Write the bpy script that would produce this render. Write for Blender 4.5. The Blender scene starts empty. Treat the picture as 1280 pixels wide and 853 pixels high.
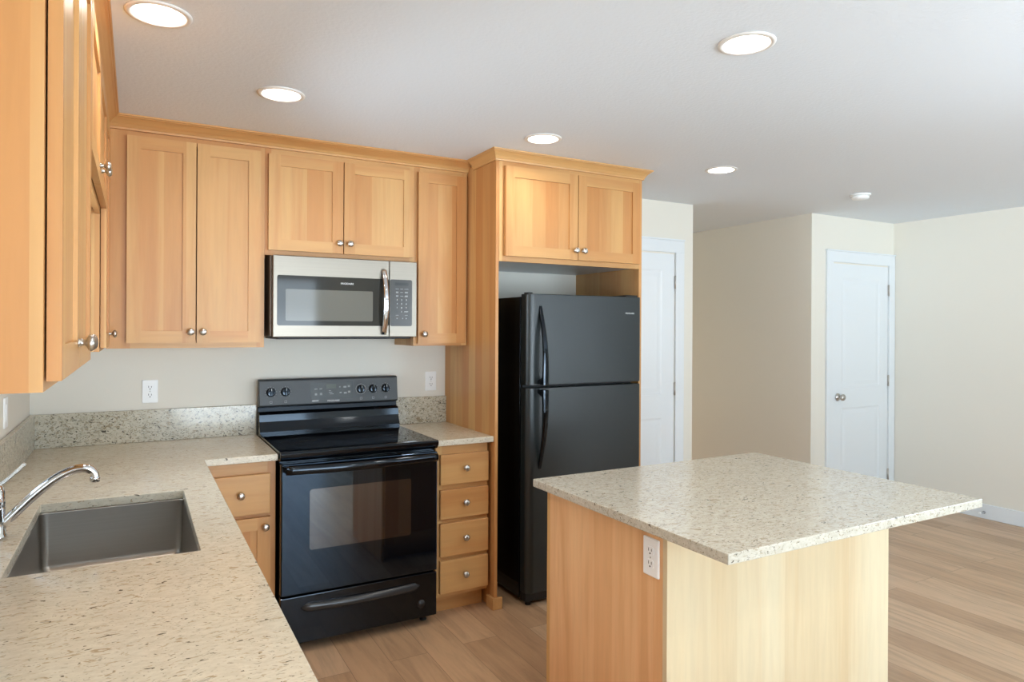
import bpy, bmesh, math, random
from mathutils import Vector, Matrix
random.seed(7)
PI = math.pi
scene = bpy.context.scene
COL = scene.collection

# ------------------------------------------------------------------ camera, sky, exposure
def make_camera():
    cd = bpy.data.cameras.new('camera')
    cd.sensor_width = 36.0
    cd.lens = 36.0 * 849.2 / 1280.0
    cd.shift_y = -(426.5 - 409.83) / 1280.0
    cd.clip_start = 0.02
    o = bpy.data.objects.new('camera', cd)
    COL.objects.link(o)
    a, r = math.radians(28.989), math.radians(0.294)
    fw = Vector((math.sin(a), math.cos(a), 0.0))
    rt0 = Vector((math.cos(a), -math.sin(a), 0.0))
    up0 = Vector((0, 0, 1))
    rt = rt0 * math.cos(r) + up0 * math.sin(r)
    up = up0 * math.cos(r) - rt0 * math.sin(r)
    m = Matrix((rt, up, -fw)).transposed().to_4x4()
    m.translation = Vector((0.4282, -3.8417, 1.487))
    o.matrix_world = m
    scene.camera = o
make_camera()

SKY_STRENGTH = 8.0
SKY_COLOR = (0.72, 0.89, 1.04)
GROUND_GLOW = (1.65, 1.95, 2.2)       # glow below the horizon, added to throw light up at the ceiling
CAN_POWER = 3.0
CAN_GLOW = 4.0
world = bpy.data.worlds.new('sky')
scene.world = world
world.use_nodes = True
wn = world.node_tree.nodes
wt = world.node_tree
w_tc = wt.nodes.new('ShaderNodeTexCoord')
w_sep = wt.nodes.new('ShaderNodeSeparateXYZ'); wt.links.new(w_tc.outputs['Generated'], w_sep.inputs[0])
w_rng = wt.nodes.new('ShaderNodeMapRange'); wt.links.new(w_sep.outputs['Z'], w_rng.inputs['Value'])
w_rng.inputs['From Min'].default_value = -0.03; w_rng.inputs['From Max'].default_value = 0.03
w_mix = wt.nodes.new('ShaderNodeMix'); w_mix.data_type = 'RGBA'
w_mix.inputs[6].default_value = (*GROUND_GLOW, 1); w_mix.inputs[7].default_value = (*SKY_COLOR, 1)
wt.links.new(w_rng.outputs[0], w_mix.inputs['Factor'])
wt.links.new(w_mix.outputs[2], wn['Background'].inputs['Color'])
wn['Background'].inputs['Strength'].default_value = SKY_STRENGTH
vs = scene.view_settings
vs.view_transform = 'Standard'
vs.look = 'None'
vs.gamma = 1.0
vs.use_curve_mapping = False
vs.exposure = 0.16
cy = scene.cycles
cy.use_denoising = True
cy.max_bounces = 12
cy.diffuse_bounces = 7
cy.glossy_bounces = 5
cy.transparent_max_bounces = 8
cy.sample_clamp_indirect = 8.0
cy.caustics_reflective = False
cy.caustics_refractive = False

# ------------------------------------------------------------------ materials
def srgb(r, g, b):
    def f(c):
        c = c / 255.0
        return c / 12.92 if c <= 0.04045 else ((c + 0.055) / 1.055) ** 2.4
    return (f(r), f(g), f(b), 1.0)

class NT:
    """small node-tree helper"""
    def __init__(self, name):
        self.m = bpy.data.materials.new(name)
        self.m.use_nodes = True
        self.t = self.m.node_tree
        self.b = self.t.nodes['Principled BSDF']
    def n(self, kind, **kw):
        nd = self.t.nodes.new(kind)
        for k, v in kw.items():
            if hasattr(nd, k):
                setattr(nd, k, v)
        return nd
    def l(self, a, b):
        self.t.links.new(a, b)
    def coords(self, scale, kind='Object', rand=0.0):
        tc = self.n('ShaderNodeTexCoord')
        mp = self.n('ShaderNodeMapping')
        mp.inputs['Scale'].default_value = scale
        src = tc.outputs[kind]
        if rand:
            oi = self.n('ShaderNodeObjectInfo')
            mu = self.n('ShaderNodeMath', operation='MULTIPLY'); mu.inputs[1].default_value = rand
            self.l(oi.outputs['Random'], mu.inputs[0])
            ad = self.n('ShaderNodeVectorMath', operation='ADD')
            self.l(src, ad.inputs[0]); self.l(mu.outputs[0], ad.inputs[1])
            src = ad.outputs[0]
        self.l(src, mp.inputs['Vector'])
        return mp.outputs[0]
    def noise(self, vec, scale, detail=3.0, rough=0.5, dist=0.0):
        nz = self.n('ShaderNodeTexNoise')
        nz.inputs['Scale'].default_value = scale
        nz.inputs['Detail'].default_value = detail
        nz.inputs['Roughness'].default_value = rough
        nz.inputs['Distortion'].default_value = dist
        self.l(vec, nz.inputs['Vector'])
        return nz
    def ramp(self, val, stops, interp='LINEAR'):
        r = self.n('ShaderNodeValToRGB')
        r.color_ramp.interpolation = interp
        e = r.color_ramp.elements
        while len(e) < len(stops):
            e.new(0.5)
        for el, (p, c) in zip(e, stops):
            el.position = p
            el.color = c if len(c) == 4 else (*c, 1)
        self.l(val, r.inputs['Fac'])
        return r.outputs['Color']
    def mix(self, fac, a, b, blend='MIX'):
        m = self.n('ShaderNodeMix', data_type='RGBA', blend_type=blend)
        for sock, v in ((m.inputs['Factor'], fac), (m.inputs[6], a), (m.inputs[7], b)):
            if isinstance(v, (int, float)):
                sock.default_value = v
            elif isinstance(v, tuple):
                sock.default_value = v
            else:
                self.l(v, sock)
        return m.outputs[2]
    def bump(self, height, strength, dist=0.002):
        b = self.n('ShaderNodeBump')
        b.inputs['Strength'].default_value = strength
        b.inputs['Distance'].default_value = dist
        self.l(height, b.inputs['Height'])
        self.l(b.outputs[0], self.b.inputs['Normal'])
    def set(self, **kw):
        for k, v in kw.items():
            self.b.inputs[k.replace('_', ' ')].default_value = v
        return self

G = lambda v: (v, v, v, 1)

def wood(name, axis, light, mid, dark, stave=0.085, rough=0.36, contrast=1.0, var=1.0):
    """clear-finished maple: glued staves along `axis` with fine grain"""
    k = NT(name)
    long_, short = 0.55, 7.0
    sc = {'Z': (short, short, long_), 'X': (long_, short, short), 'Y': (short, long_, short)}[axis]
    v = k.coords(sc, rand=7.3)
    g1 = k.noise(v, 1.0, 4, 0.6, 0.6)
    g2 = k.noise(v, 7.0, 3, 0.6, 0.2)
    # stave tone: one random value per glued strip across the grain
    vec = k.coords((1, 1, 1), rand=7.3)
    sp = k.n('ShaderNodeSeparateXYZ'); k.l(vec, sp.inputs[0])
    if axis == 'Z':
        a = k.n('ShaderNodeMath', operation='ADD'); k.l(sp.outputs['X'], a.inputs[0]); k.l(sp.outputs['Y'], a.inputs[1])
        src = a.outputs[0]
    else:
        src = sp.outputs['Z']
    d = k.n('ShaderNodeMath', operation='DIVIDE'); k.l(src, d.inputs[0]); d.inputs[1].default_value = stave
    f = k.n('ShaderNodeMath', operation='FLOOR'); k.l(d.outputs[0], f.inputs[0])
    wh = k.n('ShaderNodeTexWhiteNoise', noise_dimensions='1D'); k.l(f.outputs[0], wh.inputs['W'])
    red = k.mix(0.55, mid, dark)
    r1 = k.ramp(wh.outputs['Value'], [(0.0, G(1.0)), (0.28, G(0.55)), (0.5, G(0.12)), (0.8, G(0.0)), (1.0, G(0.35))])
    rv = k.mix(var, G(0.25), r1)
    base = k.mix(rv, light, red)
    gr = k.ramp(g1.outputs['Fac'], [(0.36, G(0.55 * contrast)), (0.50, G(0.12 * contrast)), (0.66, G(0.0))])
    col = k.mix(gr, base, dark)
    fine = k.ramp(g2.outputs['Fac'], [(0.35, G(0.94)), (0.6, G(1.02))])
    col = k.mix(0.7, col, fine, 'MULTIPLY')
    k.l(col, k.b.inputs['Base Color'])
    k.set(Roughness=rough)
    k.b.inputs['Specular IOR Level'].default_value = 0.4
    return k.m

ML, MM, MD = srgb(207, 164, 107), srgb(198, 145, 87), srgb(183, 121, 67)
WOOD_V = wood('maple_upright', 'Z', ML, MM, MD)
WOOD_H = wood('maple_level', 'X', ML, MM, MD, 0.2, var=0.35)
WOOD_Y = wood('maple_deep', 'Y', ML, MM, MD, 0.2, var=0.35)
IL, IM, ID = srgb(219, 205, 173), srgb(214, 196, 159), srgb(202, 175, 134)
ISL_V = wood('pale_maple_upright', 'Z', IL, IM, ID, 0.11)
ISL_H = wood('pale_maple_level', 'X', IL, IM, ID, 0.2)
WOODS = [WOOD_V, WOOD_H, WOOD_Y]

def plain(name, col, rough=0.5, metal=0.0, spec=0.5, coat=0.0, emit=None, es=0.0, tint=None):
    k = NT(name)
    k.set(Base_Color=col, Roughness=rough, Metallic=metal)
    k.b.inputs['Specular IOR Level'].default_value = spec
    k.b.inputs['Coat Weight'].default_value = coat
    k.b.inputs['Coat Roughness'].default_value = 0.03
    if tint:
        k.b.inputs['Specular Tint'].default_value = tint
    if emit:
        k.b.inputs['Emission Color'].default_value = emit
        k.b.inputs['Emission Strength'].default_value = es
    return k.m

def painted(name, col, bump_scale, strength, rough=0.7):
    k = NT(name)
    v = k.coords((1, 1, 1))
    nz = k.noise(v, bump_scale, 3, 0.6)
    k.set(Base_Color=col, Roughness=rough)
    k.b.inputs['Specular IOR Level'].default_value = 0.25
    k.bump(nz.outputs['Fac'], strength, 0.003)
    return k.m

WALL = painted('cream_wall_paint', srgb(226, 222, 211), 90, 0.06)
CEIL = painted('textured_ceiling_paint', srgb(223, 229, 235), 70, 0.5, 0.85)
WHITE = plain('white_trim_paint', srgb(224, 229, 232), 0.35)
PLASTIC = plain('white_plastic', srgb(240, 241, 240), 0.3)
SLOT = plain('dark_slot', srgb(40, 40, 40), 0.6)
NICKEL = plain('brushed_nickel', srgb(196, 192, 186), 0.28, 1.0)
CHROME = plain('chrome', srgb(225, 227, 230), 0.06, 1.0)
BLACKGLOSS = plain('black_gloss_enamel', srgb(7, 8, 11), 0.07, 0.0, 0.5, tint=(0.74, 0.86, 1.0, 1))  # blue tint puts the sky's cast into its reflections
BLACKGLASS = plain('black_oven_glass', srgb(7, 9, 14), 0.03, 0.0, 0.9, tint=(0.5, 0.72, 1.0, 1))  # stronger blue tint, standing in for reflected skylight
OVENPANE = plain('coated_oven_pane', srgb(17, 19, 22), 0.04, 0.0, 1.0, 0.35, tint=(0.82, 0.91, 1.0, 1))  # slight blue tint imitates a bluish window reflection
OVENPANE.node_tree.nodes['Principled BSDF'].inputs['IOR'].default_value = 1.7
CONTROL = plain('charcoal_control_panel', srgb(48, 50, 51), 0.38)
DISPLAY = plain('smoked_display', srgb(56, 60, 60), 0.25)
LCD = plain('grey_green_lcd', srgb(84, 90, 82), 0.2)
PRINT = plain('pale_print', srgb(206, 208, 206), 0.5)
PRINTDIM = plain('dim_grey_print', srgb(150, 152, 152), 0.5)
BLACKMATTE = plain('black_matte', srgb(14, 14, 15), 0.5)
BURNER = plain('burner_ring_print', srgb(40, 40, 42), 0.15)
MWGLASS = plain('dark_microwave_glass', srgb(46, 45, 41), 0.06, 0.0, 0.35)
MWWIN = plain('grey_microwave_window', srgb(104, 103, 96), 0.06, 0.0, 0.4)
MWSIDE = plain('dark_case_enamel', srgb(92, 76, 62), 0.3, 0.4)
UNDER = plain('grey_melamine', srgb(196, 198, 200), 0.3)
DOORSTOP = plain('dull_steel', srgb(150, 150, 150), 0.35, 1.0)

def steel(name, axis, col, rough=0.3):
    k = NT(name)
    sc = {'X': (2, 300, 300), 'Z': (300, 300, 2), 'Y': (300, 2, 300)}[axis]
    v = k.coords(sc)
    nz = k.noise(v, 1.0, 2, 0.5)
    c = k.ramp(nz.outputs['Fac'], [(0.3, tuple(x * 0.93 for x in col[:3])), (0.7, col)])
    k.l(c, k.b.inputs['Base Color'])
    r = k.n('ShaderNodeMapRange'); k.l(nz.outputs['Fac'], r.inputs['Value'])
    r.inputs['To Min'].default_value = rough - 0.05; r.inputs['To Max'].default_value = rough + 0.07
    k.l(r.outputs[0], k.b.inputs['Roughness'])
    k.set(Metallic=1.0)
    return k.m
STEEL = steel('brushed_stainless', 'X', srgb(136, 128, 117), 0.34)
SINKSTEEL = steel('sink_stainless', 'X', srgb(160, 154, 146), 0.34)

def fridge_black():
    k = NT('textured_black_fridge_enamel')
    v = k.coords((1, 1, 1))
    nz = k.noise(v, 420, 2, 0.6)
    k.set(Base_Color=srgb(22, 29, 30), Roughness=0.3)
    k.b.inputs['Specular IOR Level'].default_value = 0.6
    k.bump(nz.outputs['Fac'], 0.35, 0.0012)
    return k.m
FRIDGE = fridge_black()

def quartz(name, base, light, brown, grey, dark, stretch, dens=0.0):
    """speckled engineered stone; flecks run along X"""
    k = NT(name)
    v0 = k.coords((1, 1, 1))
    wob = k.noise(v0, 5.0, 2, 0.5)
    off = k.n('ShaderNodeVectorMath', operation='SCALE'); off.inputs['Scale'].default_value = 0.06
    k.l(wob.outputs['Color'], off.inputs[0])
    ad = k.n('ShaderNodeVectorMath', operation='ADD'); k.l(v0, ad.inputs[0]); k.l(off.outputs[0], ad.inputs[1])
    mp = k.n('ShaderNodeMapping'); mp.inputs['Scale'].default_value = stretch
    k.l(ad.outputs[0], mp.inputs['Vector'])
    v = mp.outputs[0]
    cloud = k.noise(v, 38, 5, 0.7)
    cl = k.ramp(cloud.outputs['Fac'], [(0.36, G(0.0)), (0.64, G(1.0))])
    col = k.mix(cl, base, light)
    big = k.noise(v0, 3.0, 2, 0.5)
    bg_ = k.ramp(big.outputs['Fac'], [(0.35, G(0.95)), (0.65, G(1.03))])
    col = k.mix(0.8, col, bg_, 'MULTIPLY')
    def shift(loc):
        q = k.n('ShaderNodeMapping'); q.inputs['Location'].default_value = loc
        k.l(v, q.inputs['Vector']); return q.outputs[0]
    def flecks(loc, scale, lo, hi, amt, colour, dist=0.6, det=2):
        nonlocal col
        nz = k.noise(shift(loc), scale, det, 0.5, dist)
        mk = k.ramp(nz.outputs['Fac'], [(lo, G(0)), (hi, G(amt))])
        col = k.mix(mk, col, colour)
    flecks((0.7, 1.1, 2.3), 62, 0.60 - dens, 0.66 - dens, 0.55, brown)
    flecks((3.1, 7.7, 1.3), 85, 0.61 - dens, 0.66 - dens, 0.60, grey)
    flecks((5.5, 4.2, 8.1), 34, 0.645 - dens, 0.675 - dens, 0.75, brown, 1.2)
    flecks((9.3, 2.2, 5.9), 48, 0.665 - dens, 0.69 - dens, 0.9, dark, 1.0)
    flecks((2.6, 9.4, 3.7), 110, 0.665 - dens, 0.69 - dens, 0.85, dark, 0.3)
    k.l(col, k.b.inputs['Base Color'])
    k.set(Roughness=0.16)
    k.b.inputs['Specular IOR Level'].default_value = 0.5
    return k.m
QARGS = (srgb(200, 191, 171), srgb(214, 206, 187), srgb(160, 138, 106), srgb(158, 152, 138), srgb(78, 70, 58))
QUARTZ = quartz('beige_quartz', *QARGS, (0.8, 1.8, 1.8), -0.018)
QUARTZ_SPLASH = quartz('grey_beige_quartz', srgb(182, 175, 155), srgb(202, 196, 178), srgb(138, 122, 96), srgb(124, 120, 108), srgb(66, 60, 52), (1.0, 1.3, 1.5), 0.022)
QUARTZ_ISLAND = quartz('pale_quartz', srgb(184, 177, 161), srgb(200, 195, 181), srgb(150, 135, 110), srgb(152, 147, 136), srgb(84, 76, 66), (0.9, 1.7, 1.7), -0.004)

def floor_mat():
    k = NT('brown_plank_floor')
    tc = k.n('ShaderNodeTexCoord')
    mp = k.n('ShaderNodeMapping'); mp.inputs['Rotation'].default_value = (0, 0, PI / 2)
    k.l(tc.outputs['Object'], mp.inputs['Vector'])
    br = k.n('ShaderNodeTexBrick')
    br.offset = 0.37; br.squash = 1.0
    br.inputs['Scale'].default_value = 1.0
    br.inputs['Brick Width'].default_value = 1.5
    br.inputs['Row Height'].default_value = 0.178
    br.inputs['Mortar Size'].default_value = 0.0012
    br.inputs['Mortar Smooth'].default_value = 0.2
    br.inputs['Color1'].default_value = G(0.0)
    br.inputs['Color2'].default_value = G(1.0)
    br.inputs['Mortar'].default_value = G(0.25)
    k.l(mp.outputs[0], br.inputs['Vector'])
    tone = k.ramp(br.outputs['Color'], [(0.0, srgb(178, 143, 110)), (0.5, srgb(194, 160, 126)), (1.0, srgb(207, 176, 144))])
    # grain, shifted per plank
    sh = k.n('ShaderNodeVectorMath', operation='SCALE'); sh.inputs['Scale'].default_value = 9.0
    k.l(br.outputs['Color'], sh.inputs[0])
    ad = k.n('ShaderNodeVectorMath', operation='ADD'); k.l(tc.outputs['Object'], ad.inputs[0]); k.l(sh.outputs[0], ad.inputs[1])
    ms = k.n('ShaderNodeMapping'); ms.inputs['Scale'].default_value = (14, 1.3, 14)
    k.l(ad.outputs[0], ms.inputs['Vector'])
    g1 = k.noise(ms.outputs[0], 1.6, 5, 0.62, 0.8)
    gr = k.ramp(g1.outputs['Fac'], [(0.34, G(0.74)), (0.55, G(1.0)), (0.72, G(1.10))])
    col = k.mix(0.85, tone, gr, 'MULTIPLY')
    mo = k.ramp(br.outputs['Fac'], [(0.0, G(1.0)), (1.0, G(0.45))])
    col = k.mix(1.0, col, mo, 'MULTIPLY')
    k.l(col, k.b.inputs['Base Color'])
    k.set(Roughness=0.34)
    k.b.inputs['Specular IOR Level'].default_value = 0.5
    k.bump(g1.outputs['Fac'], 0.05, 0.001)
    return k.m
FLOOR = floor_mat()

def glass_mat():
    k = NT('window_glass')
    tr = k.n('ShaderNodeBsdfTransparent')
    gl = k.n('ShaderNodeBsdfGlossy'); gl.inputs['Roughness'].default_value = 0.0
    fr = k.n('ShaderNodeFresnel'); fr.inputs['IOR'].default_value = 1.45
    mx = k.n('ShaderNodeMixShader')
    k.l(fr.outputs[0], mx.inputs[0]); k.l(tr.outputs[0], mx.inputs[1]); k.l(gl.outputs[0], mx.inputs[2])
    out = [n for n in k.t.nodes if n.type == 'OUTPUT_MATERIAL'][0]
    k.l(mx.outputs[0], out.inputs['Surface'])
    return k.m
GLASS = glass_mat()
GLOW = plain('lit_lamp_lens', G(0.9), 0.4, emit=(1.0, 0.93, 0.82, 1), es=CAN_GLOW)
CANWALL = plain('white_can_baffle', srgb(224, 220, 214), 0.5)

# ------------------------------------------------------------------ mesh helpers
class MB:
    """collects shapes into one mesh object"""
    def __init__(self):
        self.bm = bmesh.new()
    def box(self, x0, x1, y0, y1, z0, z1, mi=0):
        if x0 > x1: x0, x1 = x1, x0
        if y0 > y1: y0, y1 = y1, y0
        if z0 > z1: z0, z1 = z1, z0
        v = [self.bm.verts.new(p) for p in ((x0, y0, z0), (x1, y0, z0), (x1, y1, z0), (x0, y1, z0),
                                            (x0, y0, z1), (x1, y0, z1), (x1, y1, z1), (x0, y1, z1))]
        for f in ((3, 2, 1, 0), (4, 5, 6, 7), (0, 1, 5, 4), (1, 2, 6, 5), (2, 3, 7, 6), (3, 0, 4, 7)):
            self.bm.faces.new([v[i] for i in f]).material_index = mi
        return self
    def loops(self, rings, cap0=True, cap1=True, mi=0, smooth=False, closed=False):
        vs_ = [[self.bm.verts.new(p) for p in r] for r in rings]
        n = len(vs_[0])
        pairs = list(zip(vs_[:-1], vs_[1:])) + ([(vs_[-1], vs_[0])] if closed else [])
        for a, b in pairs:
            for i in range(n):
                j = (i + 1) % n
                f = self.bm.faces.new((a[i], a[j], b[j], b[i])); f.material_index = mi; f.smooth = smooth
        if not closed:
            if cap0:
                f = self.bm.faces.new(list(reversed(vs_[0]))); f.material_index = mi
            if cap1:
                f = self.bm.faces.new(vs_[-1]); f.material_index = mi
        return self
    def lathe(self, prof, origin=(0, 0, 0), axis='-Y', seg=24, mi=0, smooth=True):
        """prof: (radius, height along axis) from one end to the other; ends are capped"""
        o = Vector(origin)
        ax = {'X': Vector((1, 0, 0)), '-X': Vector((-1, 0, 0)), 'Y': Vector((0, 1, 0)), '-Y': Vector((0, -1, 0)),
              'Z': Vector((0, 0, 1)), '-Z': Vector((0, 0, -1))}[axis] if isinstance(axis, str) else Vector(axis).normalized()
        u = ax.orthogonal().normalized(); w = ax.cross(u)
        rings = [[o + ax * h + u * (r * math.cos(2 * PI * i / seg)) + w * (r * math.sin(2 * PI * i / seg)) for i in range(seg)]
                 for r, h in prof]
        return self.loops(rings, mi=mi, smooth=smooth)
    def sweep(self, path, section, mi=0, smooth=False, up=(0, 0, 1)):
        """path: points; section(i) -> list of (side, up) offsets"""
        pts = [Vector(p) for p in path]
        rings = []
        for i, p in enumerate(pts):
            t = (pts[min(i + 1, len(pts) - 1)] - pts[max(i - 1, 0)]).normalized()
            s = t.cross(Vector(up)).normalized(); n = s.cross(t).normalized()
            rings.append([p + s * a + n * b for a, b in section(i)])
        return self.loops(rings, mi=mi, smooth=smooth)
    def tube(self, path, radius, seg=14, mi=0, up=(0, 0, 1)):
        rf = radius if callable(radius) else (lambda i: radius)
        return self.sweep(path, lambda i: [(rf(i) * math.cos(2 * PI * k / seg), rf(i) * math.sin(2 * PI * k / seg)) for k in range(seg)], mi, True, up)
    def prism(self, poly, axis, a, b, mi=0, smooth=False):
        """extrude a 2-D polygon along an axis: axis X -> (y,z), Y -> (x,z), Z -> (x,y)"""
        def P(p, h):
            return {'X': (h, p[0], p[1]), 'Y': (p[0], h, p[1]), 'Z': (p[0], p[1], h)}[axis]
        return self.loops([[P(p, a) for p in poly], [P(p, b) for p in poly]], mi=mi, smooth=smooth)
    def build(self, name, mats, parent=None, bevel=0.0, seg=2, loc=None, angle=40, smooth_angle=None):
        bm = self.bm
        bmesh.ops.recalc_face_normals(bm, faces=bm.faces[:])
        me = bpy.data.meshes.new(name)
        bm.to_mesh(me); bm.free()
        if not isinstance(mats, (list, tuple)):
            mats = [mats]
        for m in mats:
            me.materials.append(m)
        o = bpy.data.objects.new(name, me)
        COL.objects.link(o)
        if loc:
            me.transform(Matrix.Translation(-Vector(loc)))
            o.location = loc
        if parent:
            o.parent = parent
        if bevel:
            md = o.modifiers.new('bevel', 'BEVEL')
            md.width = bevel; md.segments = seg; md.limit_method = 'ANGLE'; md.angle_limit = math.radians(angle)
            md.harden_normals = False
        return o

def tag(o, label=None, cat=None, group=None, kind=None):
    if label: o['label'] = label
    if cat: o['category'] = cat
    if group: o['group'] = group
    if kind: o['kind'] = kind
    return o
def thing(name, label, cat, loc=(0, 0, 0), rz=0.0, group=None):
    o = bpy.data.objects.new(name, None)
    o.empty_display_size = 0.1
    COL.objects.link(o)
    o.location = loc
    o.rotation_euler = (0, 0, rz)
    return tag(o, label, cat, group)
def struct(mb, name, mat, **kw):
    o = mb.build(name, mat, **kw)
    o['kind'] = 'structure'
    return o
def copy_tree(o, parent=None):
    c = o.copy(); COL.objects.link(c)
    if parent: c.parent = parent
    for ch in [k for k in bpy.data.objects if k.parent == o]:
        copy_tree(ch, c)
    return c
def rrect(x0, x1, y0, y1, r, n=5):
    pts = []
    for cx_, cy_, a0 in ((x1 - r, y1 - r, 0), (x0 + r, y1 - r, 90), (x0 + r, y0 + r, 180), (x1 - r, y0 + r, 270)):
        for i in range(n + 1):
            a = math.radians(a0 + 90 * i / n)
            pts.append((cx_ + r * math.cos(a), cy_ + r * math.sin(a)))
    return pts
def text_mesh(name, body, width, center, mat, parent, facing='-Y', height=None, bold=0.0):
    cu = bpy.data.curves.new('lettering', 'FONT')
    cu.body = body; cu.align_x = 'CENTER'; cu.align_y = 'CENTER'
    cu.extrude = 0.004; cu.size = 1.0; cu.offset = bold
    t = bpy.data.objects.new('lettering_tmp', cu)
    COL.objects.link(t)
    dg = bpy.context.evaluated_depsgraph_get()
    dg.update()
    me = bpy.data.meshes.new_from_object(t.evaluated_get(dg))
    bpy.data.objects.remove(t); bpy.data.curves.remove(cu)
    xs = [v.co.x for v in me.vertices]; ys = [v.co.y for v in me.vertices]
    w = max(xs) - min(xs); h = max(ys) - min(ys)
    sx = width / w
    sy = (height / h) if height else sx
    me.transform(Matrix.Translation((-(max(xs) + min(xs)) / 2, -(max(ys) + min(ys)) / 2, 0)))
    me.transform(Matrix.Diagonal((sx, sy, 0.1, 1)))
    me.transform(Matrix.Rotation(PI / 2, 4, 'X'))
    me.transform(Matrix.Translation(center))
    me.materials.clear(); me.materials.append(mat)
    me.name = name
    o = bpy.data.objects.new(name, me); COL.objects.link(o)
    if parent: o.parent = parent
    return o

# ------------------------------------------------------------------ room dimensions
ZC = 2.425            # ceiling
WX = 6.30             # right wall
RY = -6.8             # rear wall (behind the camera)
HX0, HX1, HY = 4.12, 5.20, 4.4
CLY = -0.215          # closet front
T = 0.12

struct(MB().box(-T, WX + T, RY - T, HY + T, -0.1, 0), 'floor', FLOOR)
struct(MB().box(-T, WX + T, RY - T, HY + T, ZC, ZC + 0.1), 'ceiling', CEIL)
SWN = (0.90, 1.74, 1.115, 1.90)         # window over the sink (along -Y), behind the high cabinets
LWN = (4.05, 6.60, 0.05, 2.20)          # unseen window added to light left-facing surfaces, behind the camera (along -Y)
lw_ = MB().box(-T, 0, RY - T, -LWN[1], 0, ZC).box(-T, 0, -LWN[0], -SWN[1], 0, ZC).box(-T, 0, -SWN[0], T, 0, ZC)
lw_.box(-T, 0, -LWN[1], -LWN[0], 0, LWN[2]).box(-T, 0, -LWN[1], -LWN[0], LWN[3], ZC)
lw_.box(-T, 0, -SWN[1], -SWN[0], 0, SWN[2]).box(-T, 0, -SWN[1], -SWN[0], SWN[3], ZC)
struct(lw_, 'wall_left', WALL)
struct(MB().box(0, HX0, 0, T, 0, ZC), 'wall_back', WALL)
struct(MB().box(HX0 - T, HX0, T, HY + T, 0, ZC), 'wall_hall_left', WALL)
struct(MB().box(HX1, HX1 + T, CLY + T, HY + T, 0, ZC), 'wall_hall_right', WALL)
struct(MB().box(HX0, HX1, HY, HY + T, 0, ZC), 'wall_hall_end', WALL)
struct(MB().box(HX1, WX, CLY, CLY + T, 0, ZC), 'wall_closet', WALL)
RWN = (-5.60, -3.90, 0.35, 2.20)       # wide window in the right wall, nearer than the frame shows
rr_ = MB().box(WX, WX + T, RY - T, RWN[0], 0, ZC).box(WX, WX + T, RWN[1], CLY + T, 0, ZC)
rr_.box(WX, WX + T, RWN[0], RWN[1], 0, RWN[2]).box(WX, WX + T, RWN[0], RWN[1], RWN[3], ZC)
struct(rr_, 'wall_right', WALL)
# rear wall with a patio door opening and a wide window opening
PD = (0.55, 2.75, 0.03, 2.20)
WN = (3.95, 5.60, 0.45, 2.20)
rw = MB()
rw.box(0, PD[0], RY - T, RY, 0, ZC).box(PD[1], WN[0], RY - T, RY, 0, ZC).box(WN[1], WX, RY - T, RY, 0, ZC)
rw.box(PD[0], PD[1], RY - T, RY, PD[3], ZC).box(PD[0], PD[1], RY - T, RY, 0, PD[2])
rw.box(WN[0], WN[1], RY - T, RY, WN[3], ZC).box(WN[0], WN[1], RY - T, RY, 0, WN[2])
struct(rw, 'wall_rear', WALL)

def glazed(name, r, mull, loc, rz, cased=True):
    """local frame: wall plane y=0, room on +Y"""
    x0, x1, z0, z1 = r
    w = 0.055
    m = MB()
    y0, y1 = -0.09, -0.03
    m.box(x0, x0 + w, y0, y1, z0, z1).box(x1 - w, x1, y0, y1, z0, z1)
    m.box(x0 + w, x1 - w, y0, y1, z0, z0 + w).box(x0 + w, x1 - w, y0, y1, z1 - w, z1)
    for q in mull:
        m.box(q - 0.035, q + 0.035, y0, y1, z0 + w, z1 - w)
    fr = struct(m, name, WHITE, bevel=0.003)
    MB().box(x0 + w, x1 - w, -0.064, -0.058, z0 + w, z1 - w).build('pane', GLASS, fr)
    if cased:
     c = MB()
     e = 0.085
     c.box(x0 - e, x0, 0, 0.018, max(z0 - e, 0), z1 + e).box(x1, x1 + e, 0, 0.018, max(z0 - e, 0), z1 + e)
     c.box(x0, x1, 0, 0.018, z1, z1 + e)
     if z0 > 0.2:
        c.box(x0, x1, 0, 0.03, z0 - e, z0)
     c.build('casing', WHITE, fr)
    fr.location = loc; fr.rotation_euler = (0, 0, rz)
    ld = bpy.data.lights.new('daylight_portal', 'AREA')
    ld.shape = 'RECTANGLE'; ld.size = x1 - x0; ld.size_y = z1 - z0
    ld.cycles.is_portal = True
    lo = bpy.data.objects.new('daylight_portal', ld); COL.objects.link(lo)
    lo.parent = fr
    lo.location = ((x0 + x1) / 2, -T - 0.02, (z0 + z1) / 2)
    lo.rotation_euler = (PI / 2, 0, 0)      # -Z turns to +Y, into the room
    return fr
glazed('door_3', PD, [(PD[0] + PD[1]) / 2], (0, RY, 0), 0)
glazed('window_1', WN, [(WN[0] + WN[1]) / 2], (0, RY, 0), 0)
glazed('window_2', RWN, [(RWN[0] + RWN[1]) / 2], (WX, 0, 0), PI / 2)

glazed('window_3', SWN, [1.32], (0, 0, 0), -PI / 2, False)
glazed('added_window_4', LWN, [(LWN[0] + LWN[1]) / 2], (0, 0, 0), -PI / 2)

# baseboards
def baseboard(name, x0, x1, y0, y1):
    m = MB().box(x0, x1, y0, y1, 0, 0.115)
    return struct(m, name, WHITE, bevel=0.004)
baseboard('baseboard_right', WX - 0.014, WX, RY, CLY)
baseboard('baseboard_hall', HX1 - 0.014, HX1, CLY + 0.002, HY)
baseboard('baseboard_closet', HX1, 5.38, CLY - 0.014, CLY)
baseboard('baseboard_back', 4.02, HX0, -0.014, 0)

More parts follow.
